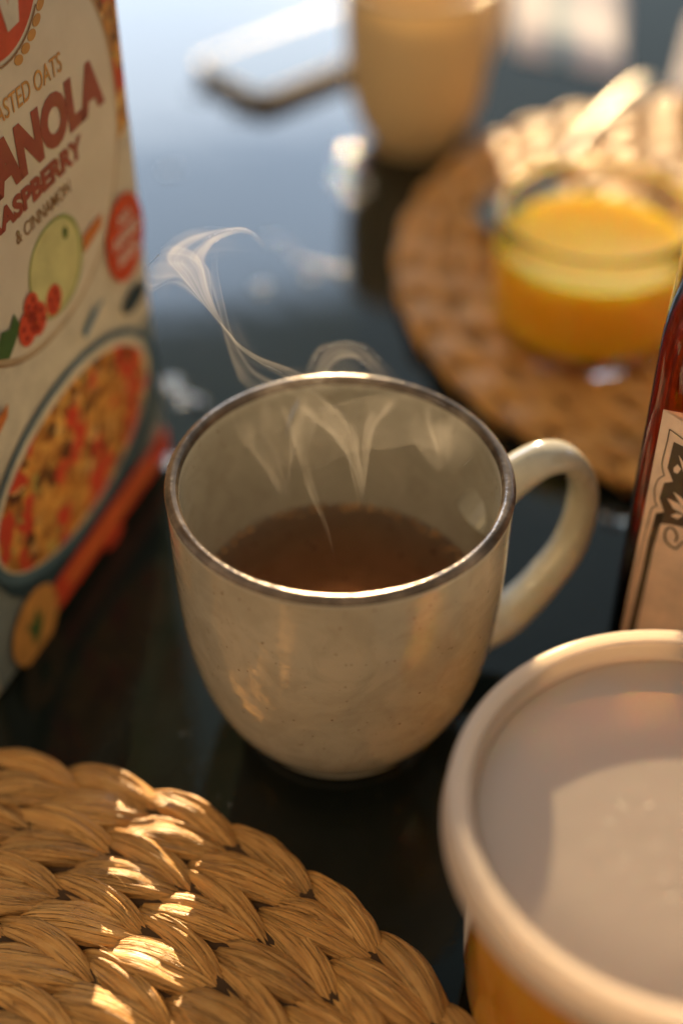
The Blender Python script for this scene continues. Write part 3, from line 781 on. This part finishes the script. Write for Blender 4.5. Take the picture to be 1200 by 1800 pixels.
lidp = [(0, LZ - .0046), (.030, LZ - .0046), (.0400, LZ - .0048), (.0425, LZ - .0052), (.0438, LZ - .0046), (.0446, LZ - .0020), (.0454, LZ - .0004), (.0468, LZ + .0002), (.0496, LZ), (.0512, LZ - .0010), (.0519, LZ - .0030), (.0521, LZ - .0075), (.0526, LZ - .0088),
        (.0524, LZ - .0096), (.0512, LZ - .0096), (.0506, LZ - .0080), (.0504, LZ - .0032), (.0490, LZ - .0014), (.0470, LZ - .0012), (.0462, LZ - .0022), (.0454, LZ - .0050), (.0444, LZ - .0062), (.0400, LZ - .0058), (.030, LZ - .0056), (0, LZ - .0056)]
lidp = [((r + (.0030 if .03 < r < .0470 else .0)) * KS, LZ + (z - LZ) * (1.12 if z < LZ - .003 and r < .046 else 1)) for r, z in lidp]
lidp = [lidp[0]] + smooth_profile(lidp[1:-1], 4) + [lidp[-1]]
zp = lidp[0][1]; ring_ = [p for p in lidp if p[0] > .0448]
lathe('lid', ring_ + [ring_[0]], LIDM, tub, 144)
lathe('lid_panel', [(0, zp + .0001), (.030, zp + .0001), (.0447, zp - .0001), (.0455, zp - .0004), (.0447, zp - .0009), (.030, zp - .0009), (0, zp - .0009)], PANEL, tub, 144)
dv, df = [], []; rd = random.Random(4)
for k in range(26):
    p = on_z(rd.uniform(1060, 1230), rd.uniform(1400, 1600), zp); r = rd.uniform(.0002, .00055); st = len(dv); dv.append((p.x - TC[0], p.y - TC[1], zp + .0001 + r * .35))
    for q in (.5, 1.0):
        for a_ in range(10): dv.append((p.x - TC[0] + r * q * cos(a_ * .6283), p.y - TC[1] + r * q * sin(a_ * .6283) * .8, zp + .0001 + r * .35 * (1 - q * q)))
    for a_ in range(10): a2 = (a_ + 1) % 10; df += [(st, st + 1 + a_, st + 1 + a2), (st + 1 + a_, st + 11 + a_, st + 11 + a2, st + 1 + a2)]
o = mesh_obj('lid_droplets', dv, df, Mat('painted_sparkle_drop').set(color=(.95, .88, .74), rough=.08).m, tub); o['kind'] = 'stuff'  # sparkle of the drops is painted in as a pale colour
wallm = Mat('clear_tub_plastic').set(color=(1, .97, .92), rough=.12, ior=1.46, trans=1.0)
lathe('wall', [(0, 0), (.0390, 0), (.0416, .0012), (.0432, .0045), (.0441, .012), (.0452, .040), (.0486, LZ - .004), (.0486, LZ - .0030), (.0476, LZ - .0030), (.0442, .040), (.0431, .012), (.0421, .0052), (.0408, .0024), (.0385, .0014), (0, .0014)], wallm.m, tub, 112)
prm = Mat('orange_preserve').set(color=(.85, .36, .03), rough=.2, ior=1.4, sss=1.0, sssr=(1, .35, .05), ssss=.010)
pn = prm.noise(prm.coords('Object'), 70, 4); prm.link(prm.ramp(pn.outputs[0], [(.3, (.84, .40, .02)), (.7, (.98, .56, .06))]), prm.b.inputs['Base Color'])
pr = empty('preserve', 'orange preserve filling the lidded tub at the lower right', 'preserve', (TC[0], TC[1], 0))
lathe('filling', [(0, .0013), (.0386, .0013), (.0410, .0023), (.0423, .0051), (.0433, .012), (.0444, .040), (.0462, .0620), (.0455, .0630), (.030, .0642), (0, .0652)], prm.m, pr, 96)
# sticker on the wall, facing left
stv, stf = [], []
na, nz = 24, 10
for i in range(na + 1):
    for j in range(nz + 1):
        deg = 140 + 64 * i / na; a_ = radians(deg); zt, zbm = .0680, max(.003, .003 + .060 * (deg - 172) / 24)
        z = zbm + (zt - zbm) * j / nz; r = (.0432 + (z - .0045) / .0075 * .0009 if z < .012 else (.0441 + (z - .012) / .028 * .0011 if z < .040 else .0452 + (z - .040) / .036 * .0034))
        stv.append(((r + .0003) * cos(a_), (r + .0003) * sin(a_), z))
for i in range(na):
    for j in range(nz): stf.append((i * (nz + 1) + j, (i + 1) * (nz + 1) + j, (i + 1) * (nz + 1) + j + 1, i * (nz + 1) + j + 1))
stm_ = Mat('printed_white_sticker').set(rough=.45)
vv = stm_.coords('Object'); w1 = stm_.noise(vv, 420, 3, .6, 1.2); w2 = stm_.node('ShaderNodeTexWave', wave_type='BANDS', bands_direction='Z'); w2.inputs['Scale'].default_value = 160; w2.inputs['Distortion'].default_value = 2.5
stm_.link(vv, w2.inputs['Vector']); c_ = stm_.mix(stm_.ramp(w1.outputs[0], [(.48, (0,) * 3), (.58, (.6,) * 3)]), (.80, .77, .71), (.25, .29, .27))
stm_.link(stm_.mix(stm_.ramp(w2.outputs['Fac'], [(.55, (0,) * 3), (.75, (1,) * 3)]), c_, (.80, .77, .71)), stm_.b.inputs['Base Color']); stm = stm_.m
sto = mesh_obj('sticker', stv, stf, stm, tub)

# ------------------------------------------------------------------ steam
def m_steam(dens):
    m = Mat('steam'); m.n.remove(m.b)
    v = m.node('ShaderNodeVolumeScatter'); v.inputs['Color'].default_value = (1, .92, .82, 1); v.inputs['Density'].default_value = dens; v.inputs['Anisotropy'].default_value = .55
    m.link(v.outputs[0], m.out.inputs['Volume']); return m.m
st_root = empty('steam', 'thin curling steam rising from the hot tea', 'steam', (-.0004, .277, TZ))
def catmull(pts, n):
    """n+1 samples through pts"""
    P = [pts[0] * 2 - pts[1]] + pts + [pts[-1] * 2 - pts[-2]]; out = []; m_ = len(pts) - 1
    for k in range(n + 1):
        f = k / n * m_; i = min(int(f), m_ - 1); t = f - i; p0, p1, p2, p3 = P[i:i + 4]
        out.append(0.5 * (2 * p1 + (p2 - p0) * t + (2 * p0 - 5 * p1 + 4 * p2 - p3) * t * t + (3 * p1 - p0 - 3 * p2 + p3) * t ** 3))
    return out
def wisp(A_, B_, dens, fold=.004, nf=1.5, thick=.0004, seed=0.0, nu=80, nv=44, rough=.0009, soft=False):
    """closed thin shell lofted between two filaments given as (px, py, depth y) marks"""
    a_ = catmull([on_y(*p) for p in A_], nu); b_ = catmull([on_y(*p) for p in B_], nu)
    G = []
    for i in range(nu + 1):
        row = []
        for j in range(nv + 1):
            u, v = i / nu, j / nv; p = a_[i].lerp(b_[i], v)
            w = (b_[i] - a_[i]).length
            f = sin(v * pi * 2 * nf + seed + u * 2.0) * fold * min(1, w / .012) * sin(pi * v) ** .5
            nx = noise.noise(Vector((p.x * 60, p.z * 60, seed))); ny = noise.noise(Vector((p.x * 70, p.z * 70, seed + 7)))
            row.append(p + Vector((nx * rough * 2 * sin(pi * v), f + ny * rough, ny * rough * sin(pi * v))))
        G.append(row)
    top, bot = [], []
    for i in range(nu + 1):
        for j in range(nv + 1):
            u, v = i / nu, j / nv
            ends = min(1, sin(pi * u) * 1.5) ** 1.2
            if soft: t = thick * (sin(pi * u) ** 1.3) * (sin(pi * v) ** 1.3) * (.6 + .5 * noise.noise(Vector((v * 6, u * 2.5, seed + 3))))
            else:
                q = v + .10 * noise.noise(Vector((u * 3, seed, 1)))
                rd_ = (1 - min(1, abs(noise.noise(Vector((q * 5.5, u * 1.1, seed + 3)))) * 2.2)) ** 3
                ed = exp(-((q - .14) / .08) ** 2) + .6 * exp(-((q - .84) / .09) ** 2)
                t = thick * ends * (.26 + .42 * rd_ + .45 * ed) * min(1.0, v * 14, (1 - v) * 14) * (.75 + .5 * noise.noise(Vector((u * 4, v * 3, seed + 8))))
            t = max(t, .00005); nn = Vector((0, .743, -.669))
            du = G[min(i + 1, nu)][j] - G[max(i - 1, 0)][j]; dv = G[i][min(j + 1, nv)] - G[i][max(j - 1, 0)]; cr = du.cross(dv)
            t *= max(-1, min(1, (cr.dot(nn) / cr.length * 2.5) if cr.length > 1e-14 else 0))
            top.append(G[i][j] + nn * t); bot.append(G[i][j] - nn * t)
    n = len(top); fs = []; W = nv + 1
    for i in range(nu):
        for j in range(nv):
            a1 = i * W + j; f = (a1, a1 + 1, a1 + W + 1, a1 + W); fs.append(f); fs.append(tuple(n + q for q in f[::-1]))
    for i in range(nu):
        for j in (0, nv):
            a1 = i * W + j; f = (a1, a1 + W, n + a1 + W, n + a1); fs.append(f if j == 0 else f[::-1])
    for j in range(nv):
        for i in (0, nu):
            a1 = i * W + j; f = (a1, a1 + 1, n + a1 + 1, n + a1); fs.append(f[::-1] if i == 0 else f)
    off = Vector(st_root.location)
    o = mesh_obj('wisp', [v - off for v in top + bot], fs, m_steam(dens), st_root); fix_normals(o)
    bm = bmesh.new(); bm.from_mesh(o.data)
    if bm.calc_volume(signed=True) < 0: bmesh.ops.reverse_faces(bm, faces=bm.faces); bm.to_mesh(o.data)
    bm.free()
    return o
# big left plume
wisp([(560, 700, .30), (480, 655, .30), (430, 615, .30), (392, 572, .30), (350, 530, .30), (300, 500, .30), (262, 515, .30), (250, 490, .30)],
     [(600, 690, .30), (520, 652, .30), (450, 622, .30), (402, 585, .30), (372, 520, .30), (350, 450, .30), (300, 430, .30), (262, 462, .30)], 135, fold=.0016, nf=1.1, thick=.0008, seed=1)
wisp([(392, 572, .302), (355, 530, .302), (310, 480, .302), (290, 450, .302), (330, 415, .302), (400, 402, .302), (445, 410, .302), (468, 436, .302)],
     [(400, 585, .306), (378, 530, .306), (372, 480, .306), (362, 455, .306), (380, 425, .306), (415, 412, .306), (440, 416, .306), (466, 438, .306)], 135, fold=.0016, nf=1.1, thick=.0008, seed=2)
wisp([(590, 720, .31), (480, 665, .31), (440, 640, .31), (410, 590, .31), (396, 540, .31), (385, 480, .31), (384, 440, .31)],
     [(520, 740, .31), (430, 680, .31), (412, 650, .31), (396, 600, .31), (384, 550, .31), (370, 500, .31), (372, 450, .31)], 63, fold=.0016, nf=1.1, thick=.0008, seed=3)
# dome behind rim
wisp([(520, 700, .315), (540, 640, .315), (560, 608, .315), (600, 596, .315), (640, 604, .315), (675, 635, .315), (705, 670, .315)],
     [(560, 720, .318), (570, 670, .318), (590, 640, .318), (610, 630, .318), (630, 634, .318), (650, 655, .318), (670, 690, .318)], 108, fold=.0022, nf=1.1, thick=.0008, seed=4)
# inside the mug
wisp([(560, 690, .262), (585, 710, .262), (612, 735, .262), (630, 770, .262), (638, 820, .262), (642, 870, .262)],
     [(500, 700, .268), (545, 735, .268), (580, 765, .268), (605, 800, .268), (618, 840, .268), (628, 880, .268)], 153, fold=.0022, nf=1.1, thick=.0008, seed=5)
wisp([(705, 700, .262), (690, 722, .262), (665, 745, .262), (652, 780, .262), (645, 830, .262), (640, 870, .262)],
     [(640, 700, .260), (648, 728, .260), (642, 752, .260), (638, 785, .260), (636, 830, .260), (634, 860, .260)], 153, fold=.0016, nf=1.1, thick=.0008, seed=6)
wisp([(470, 680, .257), (500, 740, .257), (520, 800, .257), (545, 860, .257), (570, 930, .257), (592, 990, .257)],
     [(540, 690, .262), (560, 740, .262), (540, 800, .262), (555, 860, .262), (575, 930, .262), (590, 985, .262)], 90, fold=.0022, nf=1.1, thick=.0008, seed=7)
wisp([(700, 690, .274), (705, 730, .274), (710, 770, .274), (735, 800, .274), (760, 830, .274)],
     [(860, 740, .274), (850, 770, .274), (840, 790, .274), (815, 815, .274), (790, 835, .274)], 55, fold=.003, nf=1.2, thick=.0011, seed=8, rough=.002, soft=True)
wisp([(735, 700, .272), (745, 740, .272), (760, 780, .272), (770, 815, .272)], [(800, 715, .274), (800, 750, .274), (792, 785, .274), (780, 822, .274)], 70, fold=.002, nf=1.2, thick=.0006, seed=18)
wisp([(400, 720, .257), (420, 770, .257), (450, 800, .257), (480, 850, .257), (500, 880, .257)],
     [(560, 700, .262), (540, 740, .262), (520, 790, .262), (510, 830, .262), (510, 870, .262)], 108, fold=.005, nf=2, seed=9)

# broad soft veils
wisp([(470, 700, .270), (540, 690, .270), (640, 680, .270), (740, 690, .270), (830, 740, .270)],
     [(470, 800, .262), (560, 830, .262), (660, 800, .262), (740, 790, .262), (820, 800, .262)], 13, fold=.006, nf=1.2, thick=.0022, seed=11, rough=.003, soft=True)
wisp([(255, 500, .305), (275, 440, .305), (330, 408, .305), (400, 404, .305), (460, 425, .305)],
     [(330, 540, .300), (350, 500, .300), (372, 470, .300), (395, 455, .300), (440, 440, .300)], 12, fold=.003, nf=1.1, thick=.0018, seed=12, rough=.003, soft=True)
wisp([(540, 660, .320), (560, 615, .320), (610, 598, .320), (660, 620, .320), (700, 665, .320)],
     [(540, 720, .312), (570, 700, .312), (610, 690, .312), (650, 695, .312), (690, 715, .312)], 12, fold=.003, nf=1.1, thick=.0018, seed=13, rough=.003, soft=True)
wisp([(360, 560, .31), (400, 600, .31), (450, 640, .31), (520, 670, .31)],
     [(420, 540, .306), (440, 590, .306), (480, 630, .306), (560, 660, .306)], 8, fold=.003, nf=1.1, thick=.0015, seed=15, rough=.002, soft=True)
